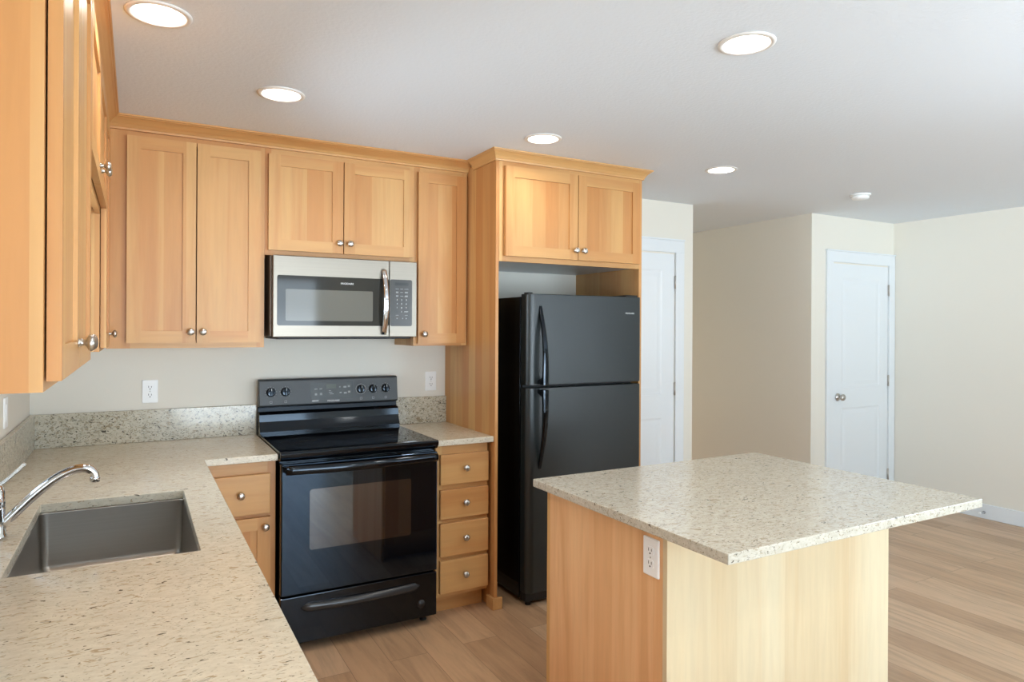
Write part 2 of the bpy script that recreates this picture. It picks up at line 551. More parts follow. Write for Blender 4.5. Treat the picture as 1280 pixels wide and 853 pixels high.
# ------------------------------------------------------------------ interior doors
def panel_door(name, xl, xr, ztop, yf, knob_x, label_side, full_left=True):
    """white two-panel door flush in the wall plane y=yf, facing -Y"""
    m = MB()
    y0, y1 = yf - 0.006, yf - 0.0005
    # field with two recessed moulded panels
    st = 0.115
    pz = [(0.20, 0.83), (1.00, ztop - 0.12)]
    m.box(xl, xl + st, y0, y1, 0.012, ztop).box(xr - st, xr, y0, y1, 0.012, ztop)
    zz = [0.012, pz[0][0], pz[0][1], pz[1][0], pz[1][1], ztop]
    for a, b in ((zz[0], zz[1]), (zz[2], zz[3]), (zz[4], zz[5])):
        m.box(xl + st, xr - st, y0, y1, a, b)
    for a, b in pz:
        q0, q1 = xl + st, xr - st
        def ring(i, y):
            return [(q0 + i, y, a + i), (q1 - i, y, a + i), (q1 - i, y, b - i), (q0 + i, y, b - i)]
        m.loops([ring(0.0, y0), ring(0.012, y0 + 0.0045), ring(0.024, y0 + 0.0045), ring(0.05, y0 + 0.0012)], cap0=False)
    d = struct(m, name, WHITE)
    c = MB()
    cw, ct = 0.082, 0.018
    c.box(xr + 0.008, xr + 0.008 + cw, yf - ct, yf - 0.0005, 0, ztop + 0.012)
    if full_left:
        c.box(xl - 0.008 - cw, xl - 0.008, yf - ct, yf - 0.0005, 0, ztop + 0.012)
    c.box(xl - 0.008 - cw, xr + 0.008 + cw, yf - ct, yf - 0.0005, ztop + 0.012, ztop + 0.10)
    c.box(xl - 0.014 - cw, xr + 0.014 + cw - 0.006, yf - ct - 0.008, yf - 0.0005, ztop + 0.10, ztop + 0.112)
    c.build('casing', WHITE, d, bevel=0.002)
    for z in (0.22, 1.04, 1.83):
        h = MB().box(xr - 0.002, xr + 0.012, yf - 0.010, yf - 0.0005, z - 0.045, z + 0.045)
        h.lathe([(0.006, 0), (0.006, 0.098)], (xr + 0.005, yf - 0.014, z - 0.049), 'Z', 10)
        h.build('hinge', NICKEL, d)
    if knob_x is not None:
        k = MB()
        k.lathe([(0.032, 0), (0.032, 0.006), (0.026, 0.010), (0.011, 0.013), (0.011, 0.030), (0.022, 0.036), (0.028, 0.046), (0.027, 0.056), (0.018, 0.064), (0.004, 0.066)],
                (knob_x, y0, 0.925), '-Y', 24)
        k.build('door_knob', NICKEL, d)
    return d
panel_door('door_1', 3.17, 3.93, 2.038, 0.0, 3.24, '')
panel_door('door_2', 5.462, 6.205, 2.033, CLY, 5.525, '')

# ------------------------------------------------------------------ cabinets
def shaker(x0, x1, z0, z1, yf, mats, parent, name='door', stile=0.056, th=0.02):
    """frame-and-panel front facing -Y; front plane at yf"""
    m = MB()
    b = yf + th
    m.box(x0, x0 + stile, yf, b, z0, z1, 0).box(x1 - stile, x1, yf, b, z0, z1, 0)
    m.box(x0 + stile, x1 - stile, yf, b, z0, z0 + stile, 1).box(x0 + stile, x1 - stile, yf, b, z1 - stile, z1, 1)
    m.box(x0 + stile, x1 - stile, yf + 0.008, b, z0 + stile, z1 - stile, 0)
    return m.build(name, mats, parent)
def slab_front(x0, x1, z0, z1, yf, mats, parent, name='drawer', th=0.02):
    return MB().box(x0, x1, yf, yf + th, z0, z1, 1).build(name, mats, parent, bevel=0.003)
def knob(x, z, yf, parent, mesh=[None]):
    if mesh[0] is None:
        m = MB()
        m.lathe([(0.0085, 0), (0.0085, 0.002), (0.0055, 0.004), (0.0050, 0.011), (0.0085, 0.0145), (0.0150, 0.0175), (0.0168, 0.0215),
                 (0.0160, 0.0255), (0.0125, 0.0290), (0.0065, 0.0310), (0.0010, 0.0315)], (0, 0, 0), '-Y', 24)
        o = m.build('knob', NICKEL, parent)
        mesh[0] = o.data
    else:
        o = bpy.data.objects.new('knob', mesh[0]); COL.objects.link(o); o.parent = parent
    o.location = (x, yf, z)
    return o

def wall_cabinet(label, loc, rz, x0, x1, depth, z0, z1, doors, ztop_frame=0.075, sides=True, knob_z=0.052, fl=None, fr=None, zd=None, name='wall_cabinet'):
    """local frame: back on y=0, front faces -Y. doors: list of (x0,x1,knob_x)"""
    t = thing(name, label, 'cabinet', loc, rz)
    yb = -depth
    s = 0.018
    c = MB()
    c.box(x0, x0 + s, yb + s, -0.001, z0, z1, 0).box(x1 - s, x1, yb + s, -0.001, z0, z1, 0)
    c.box(x0 + s, x1 - s, yb + s, -0.001, z0 + 0.018, z0 + 0.032, 1).box(x0 + s, x1 - s, yb + s, -0.001, z1 - s, z1, 1)
    c.box(x0 + s, x1 - s, -0.008, -0.001, z0 + 0.032, z1 - s, 0)
    c.build('carcass', WOODS, t)
    f = MB()
    d0 = min(d[0] for d in doors); d1 = max(d[1] for d in doors)
    zb, zt = zd
    fl_, fr_ = d0 + 0.015, d1 - 0.015
    f.box(x0, fl_, yb, yb + s, z0, z1, 0).box(fr_, x1, yb, yb + s, z0, z1, 0)
    f.box(fl_, fr_, yb, yb + s, z0, zb + 0.015, 1).box(fl_, fr_, yb, yb + s, zt - 0.015, z1, 1)
    f.build('face_frame', WOODS, t)
    for a, b, kx in doors:
        d = shaker(a, b, zb, zt, yb - 0.023, WOODS, t)
        knob(kx, zb + knob_z, yb - 0.023, d)
    return t

UD = 0.3075
wall_cabinet('tall two-door maple wall cabinet on the back wall left of the microwave', (0, 0, 0), 0, 0.312, 0.984, UD, 1.384, 2.40,
             [(0.391, 0.6745, 0.653), (0.6795, 0.963, 0.706)], zd=(1.408, 2.347))
wall_cabinet('short two-door maple wall cabinet directly above the microwave', (0, 0, 0), 0, 0.9845, 1.765, UD, 1.842, 2.40,
             [(0.9995, 1.3695, 1.349), (1.3745, 1.755, 1.403)], zd=(1.866, 2.342))
wall_cabinet('narrow single-door maple wall cabinet between microwave and refrigerator side panel', (0, 0, 0), 0, 1.7655, 2.0875, UD, 1.384, 2.40,
             [(1.785, 2.070, 1.818)], zd=(1.397, 2.342))
# left run: local +X runs along world +Y, front faces +X
wall_cabinet('maple wall cabinet in the corner on the left wall, behind the high cabinet', (0, 0, 0), PI / 2, -0.742, -0.002, 0.3045, 1.384, 2.40,
             [(-0.735, -0.395, -0.43)], zd=(1.400, 2.345))
wall_cabinet('short maple wall cabinet mounted high on the left wall over the sink', (0, 0, 0), PI / 2, -1.786, -0.7425, 0.3045, 1.925, 2.40,
             [(-1.775, -1.265, -1.305), (-1.260, -0.745, -1.22)], zd=(1.946, 2.345))
near = wall_cabinet('nearest maple wall cabinet at the left edge, showing its plain end panel', (0, 0, 0), PI / 2, -2.585, -1.7865, 0.3045, 1.384, 2.40,
             [(-2.572, -2.190, -2.225), (-2.185, -1.792, -2.150)], zd=(1.400, 2.345))

# refrigerator surround: two full-height panels with a cabinet between
fc = thing('refrigerator_cabinet', 'maple surround with tall side panels and two-door cabinet above the refrigerator', 'cabinet', (2.58, 0, 0))
def fbox(*b, mi=0):
    x0, x1 = b[0] - 2.58, b[1] - 2.58
    return MB().box(x0, x1, *b[2:], mi)
m = fbox(2.0885, 2.107, -0.664, -0.001, 0, 2.40); m.build('side_panel', WOODS, fc, bevel=0.0015)
m = fbox(3.052, 3.0725, -0.664, -0.001, 0, 2.40); m.build('side_panel', WOODS, fc, bevel=0.0015)
m = fbox(2.1075, 3.0515, -0.644, -0.001, 1.846, 1.862, mi=0); m.build('cabinet_bottom', UNDER, fc)
f = MB()
f.box(2.1075 - 2.58, 2.149 - 2.58, -0.664, -0.645, 1.840, 2.40, 0).box(3.025 - 2.58, 3.0515 - 2.58, -0.664, -0.645, 1.840, 2.40, 0)
f.box(2.149 - 2.58, 3.025 - 2.58, -0.664, -0.645, 1.840, 1.882, 1).box(2.149 - 2.58, 3.025 - 2.58, -0.664, -0.645, 2.328, 2.40, 1)
f.build('face_frame', WOODS, fc)
fb = MB().box(2.1075 - 2.58, 3.0515 - 2.58, -0.644, -0.001, 2.385, 2.40, 1).box(2.1075 - 2.58, 3.0515 - 2.58, -0.01, -0.001, 1.863, 2.384)
fb.build('carcass', WOODS, fc)
for a, b, kx in ((2.134, 2.596, 2.578), (2.601, 3.041, 2.632)):
    d = shaker(a - 2.58, b - 2.58, 1.868, 2.345, -0.687, WOODS, fc)
    knob(kx - 2.58, 1.92, -0.687, d)
m = fbox(2.0745, 2.088, -0.679, -0.60, 0, 0.062, mi=2)
m.box(2.088 - 2.58, 2.131 - 2.58, -0.679, -0.6645, 0, 0.062, 1).build('foot_block', WOODS, fc, bevel=0.002)

# crown moulding: swept profile (outward, z)
CROWN = [(0.0, 2.371), (0.16, 2.371), (0.20, 2.380), (0.24, 2.3815), (0.28, 2.386), (0.36, 2.393), (0.52, 2.402), (0.72, 2.411), (0.84, 2.4135),
         (0.86, 2.4165), (0.96, 2.4175), (1.0, 2.4245), (0.0, 2.4245)]
def crown(name, label, path, over):
    """path of (x, y); the profile grows to the right-hand side of travel"""
    P = [Vector((p[0], p[1])) for p in path]
    n = len(P)
    dirs = [(P[i + 1] - P[i]).normalized() for i in range(n - 1)]
    rn = [Vector((d.y, -d.x)) for d in dirs]
    rings = []
    for i in range(n):
        if i == 0: off = rn[0]
        elif i == n - 1: off = rn[-1]
        else:
            a, b = rn[i - 1], rn[i]
            off = (a + b) / (1 + a.dot(b))
        rings.append([(P[i].x + off.x * q * over[0], P[i].y + off.y * q * over[1], z) for q, z in CROWN])
    m = MB(); m.loops(rings)
    # level grain for every length
    o = m.build(name, [WOOD_H, WOOD_Y], None)
    me = o.data
    for p in me.polygons:
        if abs(p.normal.x) > abs(p.normal.y): p.material_index = 1
    return tag(o, label, 'molding')
E_ = 0.0006
crown('crown_molding', 'L-shaped maple crown molding along the tops of the left and back wall cabinets',
      [(0.002, -2.585 - E_), (0.3045 + E_, -2.585 - E_), (0.3045 + E_, -UD - E_), (2.0880, -UD - E_)], (0.056, 0.084))
crown('crown_molding', 'maple crown molding wrapped around the top of the refrigerator surround',
      [(2.0885 - E_, -UD - 0.087), (2.0885 - E_, -0.664 - E_), (3.0725 + E_, -0.664 - E_), (3.0725 + E_, -0.002)], (0.042, 0.056))

# base cabinets
BT = 0.881
def base_box(t, x0, x1, yfront, toe=0.10, mats=WOODS, toe_in=0.06, end_l=True, yback=-0.001):
    c = MB()
    s = 0.018
    c.box(x0, x0 + s, yfront + s, yback, toe, BT, 0).box(x1 - s, x1, yfront + s, yback, toe, BT, 0)
    c.box(x0 + s, x1 - s, yfront + s, yback, toe, toe + s, 1)
    c.box(x0 + s, x1 - s, yback - 0.01, yback, toe + s, BT, 0)
    c.build('carcass', mats, t)
    MB().box(x0, x1, yfront + toe_in, yfront + toe_in + 0.014, 0, toe - 0.001, 1).build('toe_kick', mats, t)
def frame(t, x0, x1, yf, z0, z1, opens, mats=WOODS):
    """face frame with openings (x0,x1,z0,z1) listed bottom-up in one column"""
    s = 0.018
    f = MB()
    a, b = opens[0][0], opens[0][1]
    f.box(x0, a, yf, yf + s, z0, z1, 0).box(b, x1, yf, yf + s, z0, z1, 0)
    zz = [z0]
    for o in opens: zz += [o[2], o[3]]
    zz.append(z1)
    for i in range(0, len(zz), 2):
        f.box(a, b, yf, yf + s, zz[i], zz[i + 1], 1)
    f.build('face_frame', mats, t)

t = thing('drawer_cabinet', 'narrow maple base cabinet with four stacked drawers right of the range', 'cabinet', (1.93, 0, 0))
L = lambda x: x - 1.93
base_box(t, L(1.776), L(2.0735), -0.608)
DZ = [(0.117, 0.286), (0.306, 0.478), (0.499, 0.650), (0.675, 0.832)]
frame(t, L(1.776), L(2.0735), -0.608, 0.096, BT, [(L(1.81), L(2.06), a + 0.012, b - 0.012) for a, b in DZ])
for a, b in reversed(DZ):
    d = slab_front(L(1.796), L(2.071), a, b, -0.6295, WOODS, t)
    knob(L(1.934), (a + b) / 2 + 0.004, -0.6295, d)

t = thing('base_cabinet', 'maple base cabinet with one drawer over a door, left of the range', 'cabinet', (0.82, 0, 0))
L = lambda x: x - 0.82
base_box(t, L(0.645), L(0.990), -0.608)
frame(t, L(0.645), L(0.990), -0.608, 0.096, BT, [(L(0.69), L(0.955), 0.13, 0.615), (L(0.69), L(0.955), 0.658, 0.81)])
d = slab_front(L(0.680), L(0.965), 0.644, 0.823, -0.6295, WOODS, t); knob(L(0.838), 0.737, -0.6295, d)
d = shaker(L(0.680), L(0.965), 0.117, 0.628, -0.6295, WOODS, t); knob(L(0.942), 0.586, -0.6295, d)

# run under the left counter (fronts face +X, hidden below the counter edge)
t = thing('sink_cabinet', 'maple base cabinet run along the left wall under the sink counter', 'cabinet', (0, -1.8, 0), PI / 2)
L = lambda y: y + 1.8
yf = -0.622
c = MB()
c.box(L(-3.03), L(-3.012), yf + 0.018, -0.001, 0.0, BT).box(L(-0.665), L(-0.647), yf + 0.018, -0.001, 0.1, BT)
c.box(L(-3.012), L(-0.665), yf + 0.018, -0.001, 0.1, 0.118, 1)
c.build('carcass', WOODS, t)
MB().box(L(-3.012), L(-0.647), yf + 0.07, yf + 0.084, 0, 0.099, 1).build('toe_kick', WOODS, t)
f = MB()
f.box(L(-3.03), L(-0.647), yf, yf + 0.018, 0.1, 0.135, 1).box(L(-3.03), L(-0.647), yf, yf + 0.018, 0.84, BT, 1)
cuts = [-3.03, -2.42, -1.95, -1.20, -0.647]
for q in cuts:
    a = max(q - 0.022, -3.03); b = min(q + 0.022, -0.647)
    f.box(L(a), L(b), yf, yf + 0.018, 0.135, 0.84, 0)
f.build('face_frame', WOODS, t)
for a, b, k in ((-3.012, -2.42, -2.46), (-2.41, -1.96, -2.37), (-1.94, -1.58, -1.61), (-1.57, -1.21, -1.54), (-1.19, -0.70, -1.15)):
    d = shaker(L(a), L(b), 0.117, 0.64, yf - 0.0215, WOODS, t); knob(L(k), 0.59, yf - 0.0215, d)
    d = slab_front(L(a), L(b), 0.655, 0.825, yf - 0.0215, WOODS, t); knob(L((a + b) / 2), 0.74, yf - 0.0215, d)

# ------------------------------------------------------------------ countertops, splashes, sink
CT0, CT1 = 0.8825, 0.9118
def cells(xs, ys, keep, z0, z1):
    m = MB(); bm = m.bm
    V = {}
    def v(i, j, k):
        if (i, j, k) not in V:
            V[(i, j, k)] = bm.verts.new((xs[i], ys[j], (z0, z1)[k]))
        return V[(i, j, k)]
    K = set(keep)
    for i, j in K:
        bm.faces.new((v(i, j, 1), v(i + 1, j, 1), v(i + 1, j + 1, 1), v(i, j + 1, 1)))
        bm.faces.new((v(i, j + 1, 0), v(i + 1, j + 1, 0), v(i + 1, j, 0), v(i, j, 0)))
        for (di, dj), (a, b) in (((-1, 0), ((0, 0), (0, 1))), ((1, 0), ((1, 0), (1, 1))), ((0, -1), ((0, 0), (1, 0))), ((0, 1), ((0, 1), (1, 1)))):
            if (i + di, j + dj) not in K:
                p, q = (i + a[0], j + a[1]), (i + b[0], j + b[1])
                bm.faces.new((v(*p, 0), v(*q, 0), v(*q, 1), v(*p, 1)))
    return m
SX0, SX1, SY0, SY1 = 0.163, 0.577, -1.932, -1.200
m = cells([0.002, SX0, SX1, 0.6904, 0.9925], [-3.05, SY0, SY1, -0.654, -0.002],
          [(0, 0), (1, 0), (2, 0), (0, 1), (2, 1), (0, 2), (1, 2), (2, 2), (0, 3), (1, 3), (2, 3), (3, 3)], CT0, CT1)
tag(m.build('countertop', QUARTZ, bevel=0.0025), 'L-shaped speckled beige quartz countertop around the sink, left of the range', 'countertop')
m = MB().box(1.771, 2.0880, -0.654, -0.002, CT0, CT1)
tag(m.build('countertop', QUARTZ, bevel=0.0025), 'small square quartz countertop over the four-drawer cabinet right of the range', 'countertop')
SPT = 1.0699
tag(MB().box(0.002, 0.022, -3.05, -0.0225, CT1 + 0.0004, SPT).build('backsplash', QUARTZ_SPLASH, bevel=0.0015), 'speckled quartz backsplash strip along the left wall behind the faucet', 'backsplash')
tag(MB().box(0.002, 0.9925, -0.022, -0.002, CT1 + 0.0004, SPT).build('backsplash', QUARTZ_SPLASH, bevel=0.0015), 'speckled quartz backsplash strip on the back wall left of the range', 'backsplash')
tag(MB().box(1.771, 2.0880, -0.022, -0.002, CT1 + 0.0004, SPT).build('backsplash', QUARTZ_SPLASH, bevel=0.0015), 'short quartz backsplash strip on the back wall right of the range', 'backsplash')

# undermount sink
sk = thing('sink', 'rectangular stainless steel undermount sink set in the left countertop', 'sink', ((SX0 + SX1) / 2, (SY0 + SY1) / 2, 0.68))
cx_, cy_ = (SX0 + SX1) / 2, (SY0 + SY1) / 2
hw, hl = (SX1 - SX0) / 2, (SY1 - SY0) / 2
def sring(inset, z, r):
    return [(x, y, z - 0.68) for x, y in rrect(-hw + inset, hw - inset, -hl + inset, hl - inset, r, 6)]
zt = CT0 - 0.0008
rings = [sring(-0.022, zt - 0.003, 0.03), sring(-0.022, zt, 0.03), sring(-0.001, zt, 0.022), sring(-0.001, zt - 0.004, 0.022), sring(0.004, 0.712, 0.022), sring(0.010, 0.696, 0.024), sring(0.026, 0.688, 0.03)]
m = MB(); m.loops(rings, cap0=False, cap1=True, smooth=True)
rings = [sring(-0.022, zt - 0.003, 0.03), sring(-0.004, zt - 0.003, 0.024), sring(0.0, 0.70, 0.024), sring(0.02, 0.683, 0.03)]
m.loops(rings, cap0=False, cap1=True, smooth=True)
m.build('basin', SINKSTEEL, sk)
MB().lathe([(0.056, 0), (0.055, 0.002), (0.042, 0.0025), (0.038, -0.001), (0.002, -0.001)], (0, 0.12, 0.0083), 'Z', 32).build('drain', CHROME, sk)

# faucet
FX, FY = 0.097, -1.57
fa = thing('faucet', 'chrome single-lever kitchen faucet with curved spout beside the sink', 'faucet', (FX, FY, CT1))
m = MB().lathe([(0.030, 0), (0.030, 0.006), (0.0265, 0.012), (0.0255, 0.075), (0.0265, 0.078), (0.0265, 0.082), (0.024, 0.085)], (0, 0, 0.0003), 'Z', 32)
m.build('base', CHROME, fa)
m = MB().lathe([(0.0255, 0.0855), (0.0262, 0.10), (0.0245, 0.125), (0.018, 0.142), (0.006, 0.149), (0.001, 0.1495)], (0, 0, 0), 'Z', 32)
m.build('cap', CHROME, fa)
def bez(p, n=24):
    out = []
    for i in range(n + 1):
        t_ = i / n
        q = [Vector(x) for x in p]
        while len(q) > 1:
            q = [a.lerp(b, t_) for a, b in zip(q, q[1:])]
        out.append(q[0])
    return out
sp_ = bez([(0.018, 0, 0.035), (0.062, 0, 0.078), (0.115, 0, 0.145), (0.165, 0, 0.180), (0.205, 0, 0.185), (0.234, 0, 0.172), (0.232, 0, 0.138)], 30)
MB().tube(sp_, lambda i: 0.0135 - 0.0025 * i / 30, 18, up=(0, 1, 0)).build('spout', CHROME, fa)
MB().lathe([(0.0125, 0), (0.013, 0.003), (0.013, 0.013), (0.011, 0.0145), (0.003, 0.0145)], tuple(sp_[-1] + Vector((0, 0, 0.006))), (-0.05, 0, -1), 20).build('aerator', CHROME, fa)
hp = bez([(0.004, 0, 0.140), (0.022, 0, 0.150), (0.045, 0, 0.172), (0.068, 0, 0.196)], 10)
MB().sweep(hp, lambda i: [(-0.0125 + 0.002 * i / 10, -0.005), (0.0125 - 0.002 * i / 10, -0.005), (0.0125 - 0.002 * i / 10, 0.005), (-0.0125 + 0.002 * i / 10, 0.005)], up=(0, 0, 1)).build('handle', CHROME, fa, bevel=0.0015)

# ------------------------------------------------------------------ kitchen range
RX0, RX1 = 0.997, 1.757
rg = thing('range', 'black freestanding electric range with glossy oven door and raised control panel', 'range', ((RX0 + RX1) / 2, -0.33, 0))
ox, oy = (RX0 + RX1) / 2, -0.33
X = lambda x: x - ox
Y = lambda y: y - oy
def rb(x0, x1, y0, y1, z0, z1):
    return MB().box(X(x0), X(x1), Y(y0), Y(y1), z0, z1)
rb(RX0 + 0.004, RX1 - 0.004, -0.640, -0.03, 0.045, 0.895).build('body', BLACKGLOSS, rg)
# cooktop: shallow tray of black glass with raised rim
m = rb(RX0 - 0.002, RX1 + 0.002, -0.672, -0.06, 0.8955, 0.9225)
m.build('cooktop', BLACKGLASS, rg, bevel=0.006, seg=3)
for bx, by, br_ in ((1.19, -0.50, 0.105), (1.565, -0.50, 0.085), (1.19, -0.23, 0.080), (1.565, -0.23, 0.105)):
    m = MB()
    for rr in (br_, br_ * 0.62):
        n = 48
        R_ = [[(X(bx) + (rr + a) * math.cos(2 * PI * i / n), Y(by) + (rr + a) * math.sin(2 * PI * i / n), 0.9226 + h) for i in range(n)] for a, h in ((0, 0), (0.002, 0), (0.002, 0.0003), (0, 0.0003))]
        m.loops(R_, closed=True)
    m.build('burner_mark', BURNER, rg)
# front trim strip and vent under the cooktop
m = MB().prism([(Y(-0.641), 0.872), (Y(-0.676), 0.880), (Y(-0.694), 0.900), (Y(-0.697), 0.914), (Y(-0.690), 0.922), (Y(-0.6725), 0.9225), (Y(-0.6725), 0.8955), (Y(-0.641), 0.8955)], 'X', X(RX0), X(RX1))
m.build('front_trim', BLACKGLOSS, rg, bevel=0.002)
# oven door
od = rb(RX0 + 0.003, RX1 - 0.003, -0.688, -0.6415, 0.272, 0.866).build('oven_door', BLACKGLASS, rg, bevel=0.006, seg=3)
MB().prism([(X(x), z) for x, z in rrect(1.126, 1.614, 0.468, 0.745, 0.012)], 'Y', Y(-0.6892), Y(-0.6878)).build('window', OVENPANE, od)
hp = []
for i in range(25):
    u = i / 24
    hp.append((X(RX0 + 0.018 + u * 0.724), Y(-0.722 - 0.012 * math.sin(PI * u)), 0.845 - 0.004 * math.sin(PI * u)))
m = MB().sweep(hp, lambda i: [(0.014 * math.cos(2 * PI * k / 16), 0.0205 * math.sin(2 * PI * k / 16)) for k in range(16)], smooth=True)
for xe in (RX0 + 0.03, RX1 - 0.03):
    m.box(X(xe - 0.014), X(xe + 0.014), Y(-0.716), Y(-0.6885), 0.832, 0.858)
m.build('handle', BLACKGLOSS, od)
# storage drawer
dr = rb(RX0 + 0.003, RX1 - 0.003, -0.684, -0.6415, 0.047, 0.264).build('drawer', BLACKGLOSS, rg, bevel=0.005, seg=3)
n = 24
def dsec(i):
    u = i / n
    h = 0.018 * (math.sin(PI * max(min(u, 1 - u), 0.0) / 1.0 + 0.35) ** 0.6)
    h = 0.020 * min(1.0, (min(u, 1 - u) * 14) ** 0.5 + 0.25)
    return h
rings = []
for i in range(n + 1):
    u = i / n
    x = X(1.092 + u * (1.660 - 1.092)); h = dsec(i); zc_ = 0.208 - 0.006 * math.sin(PI * u)
    pr = 0.004 + 0.020 * math.sin(PI * u) ** 0.5
    rings.append([(x, Y(-0.6835), zc_ - h), (x, Y(-0.684 - pr * 0.5), zc_ - h), (x, Y(-0.684 - pr), zc_ - h * 0.2), (x, Y(-0.684 - pr), zc_ + h * 0.5), (x, Y(-0.684 - pr * 0.4), zc_ + h), (x, Y(-0.6835), zc_ + h)])
MB().loops(rings, smooth=True).build('handle', plain('grey_black_handle', srgb(46, 48, 50), 0.22), dr, bevel=0.0)
tag(dr, None)
MB().lathe([(0.021, 0), (0.021, 0.0006), (0.001, 0.0006)], (X(1.672), Y(-0.684), 0.115), '-Y', 24).build('badge', plain('dark_badge', srgb(24, 25, 26), 0.3), dr)
for fx, fy in ((1.03, -0.60), (1.715, -0.60), (1.03, -0.08), (1.715, -0.08)):
    MB().lathe([(0.018, 0), (0.018, 0.008), (0.007, 0.010), (0.007, 0.045)], (X(fx), Y(fy), 0.0), 'Z', 16).build('foot', BLACKMATTE, rg)
# back guard: flared lower shelf and control panel above
m = MB().prism([(Y(-0.024), 0.88), (Y(-0.0595), 0.88), (Y(-0.0595), 0.9228), (Y(-0.118), 0.9228), (Y(-0.118), 0.934), (Y(-0.106), 0.955), (Y(-0.095), 0.985), (Y(-0.090), 1.020), (Y(-0.082), 1.030), (Y(-0.055), 1.034),
               (Y(-0.050), 1.060), (Y(-0.024), 1.060)], 'X', X(RX0), X(RX1))
m.build('back_shelf', BLACKGLOSS, rg)
cp = MB().prism([(Y(-0.024), 1.0605), (Y(-0.078), 1.0605), (Y(-0.086), 1.068), (Y(-0.070), 1.198), (Y(-0.062), 1.205), (Y(-0.024), 1.205)], 'X', X(RX0), X(RX1)).build('control_panel', [CONTROL, BLACKGLOSS], rg, bevel=0.003)
SL = math.atan2(0.016, 0.130)      # lean of the panel face
def py(z, d=0.0):                  # y on the leaning face, d proud of it
    return Y(-0.086 + (z - 1.068) * 0.016 / 0.130 - d)
def plate(x0, x1, z0, z1, d0, d1, r=0.004):
    pts = rrect(x0, x1, z0, z1, r, 4)
    return MB().loops([[(X(x), py(z, d0), z) for x, z in pts], [(X(x), py(z, d1), z) for x, z in pts]])
m = plate(1.262, 1.496, 1.090, 1.182, 0.0001, 0.0012); ds = m.build('display', DISPLAY, cp)
plate(1.348, 1.402, 1.146, 1.170, 0.0013, 0.0019, 0.002).build('clock_window', LCD, ds)
# printed keys around the clock
for i, (x0, x1, z0, z1) in enumerate([(1.283, 1.300, 1.143, 1.149), (1.310, 1.325, 1.143, 1.149), (1.285, 1.297, 1.112, 1.123), (1.312, 1.324, 1.112, 1.124),
                                      (1.361, 1.373, 1.133, 1.136), (1.361, 1.380, 1.124, 1.127), (1.366, 1.388, 1.115, 1.118),
                                      (1.418, 1.426, 1.150, 1.157), (1.442, 1.459, 1.148, 1.157), (1.467, 1.479, 1.150, 1.160),
                                      (1.420, 1.432, 1.119, 1.125), (1.444, 1.460, 1.115, 1.124), (1.468, 1.480, 1.119, 1.130)]):
    plate(x0, x1, z0, z1, 0.0013, 0.0018, 0.001).build('key_print', PRINTDIM, ds)
plate(1.270, 1.304, 1.080, 1.0845, 0.0001, 0.0008, 0.001).build('model_print', PRINT, cp)
tx = text_mesh('brand_lettering', 'FRIGIDAIRE', 0.066, (0, 0, 0), PRINT, cp, height=0.0085, bold=0.012)
tx.location = (X(1.386), py(1.080, 0.0007), 1.080); tx.rotation_euler = (-SL, 0, 0)
def range_knob(x, z):
    k = MB()
    k.lathe([(0.0235, 0.0), (0.0235, 0.004), (0.021, 0.010), (0.019, 0.013), (0.002, 0.013)], (0, 0, 0), '-Y', 28)
    k.prism([(-0.006, -0.020), (0.006, -0.020), (0.005, 0.020), (-0.005, 0.020)], 'Y', -0.013, -0.026)
    o = k.build('control_knob', BLACKGLOSS, cp, bevel=0.0012)
    o.location = (X(x), py(z, 0.0012), z); o.rotation_euler = (-SL, 0, 0)
    MB().box(-0.001, 0.001, -0.0266, -0.0261, 0.006, 0.019).build('pointer', PRINT, o)
    # dial ring with tick marks and burner symbol
    d = MB()
    for q in range(11):
        a = math.radians(-140 + 28 * q)
        cxx, czz = 0.029 * math.sin(a), 0.029 * math.cos(a)
        d.box(cxx - 0.0009, cxx + 0.0009, -0.0005, -0.0001, czz - 0.0014, czz + 0.0014)
    s_ = 0.006; e_ = MB()
    for (a0, a1, b0, b1) in ((-s_, s_, -s_, -s_ + 0.0014), (-s_, s_, s_ - 0.0014, s_), (-s_, -s_ + 0.0014, -s_, s_), (s_ - 0.0014, s_, -s_, s_)):
        e_.box(a0, a1, -0.0005, -0.0001, b0 - 0.052, b1 - 0.052)
    for nm, q in (('dial_marks', d), ('burner_symbol', e_)):
        dd = q.build(nm, PRINTDIM, cp)
        dd.location = (X(x), py(z, 0.0004), z); dd.rotation_euler = (-SL, 0, 0)
    return o
for x in (1.056, 1.131, 1.541, 1.611, 1.685):
    range_knob(x, 1.137)
# slim ring around the middle-right dial
nn = 40
MB().loops([[(X(1.541) + (0.027 + a) * math.cos(2 * PI * i / nn), py(1.137 + (0.027 + a) * math.sin(2 * PI * i / nn), h), 1.137 + (0.027 + a) * math.sin(2 * PI * i / nn)) for i in range(nn)]
            for a, h in ((0, 0.0001), (0.0016, 0.0001), (0.0016, 0.0009), (0, 0.0009))], closed=True).build('dial_ring', PRINTDIM, cp)

# ------------------------------------------------------------------ over-the-range microwave
MX0, MX1, MZ0, MZ1, MF = 1.003, 1.757, 1.434, 1.838, -0.382
mw = thing('microwave', 'stainless steel over-the-range microwave with dark glass door under the short cabinet', 'microwave', (1.38, 0, 1.434))
X = lambda x: x - 1.38
Z = lambda z: z - 1.434
def mb(x0, x1, y0, y1, z0, z1):
    return MB().box(X(x0), X(x1), y0, y1, Z(z0), Z(z1))
mb(MX0, MX1, -0.345, -0.002, MZ0 + 0.004, MZ1).build('case', MWSIDE, mw, bevel=0.003)
m = mb(MX0 + 0.03, MX1 - 0.03, -0.37, -0.03, MZ0 - 0.010, MZ0 + 0.0035)
m.build('bottom_vent', BLACKMATTE, mw, bevel=0.004)
md_ = mb(1.012, 1.6015, MF, -0.3455, MZ0, MZ1).build('door', STEEL, mw, bevel=0.004, seg=3)
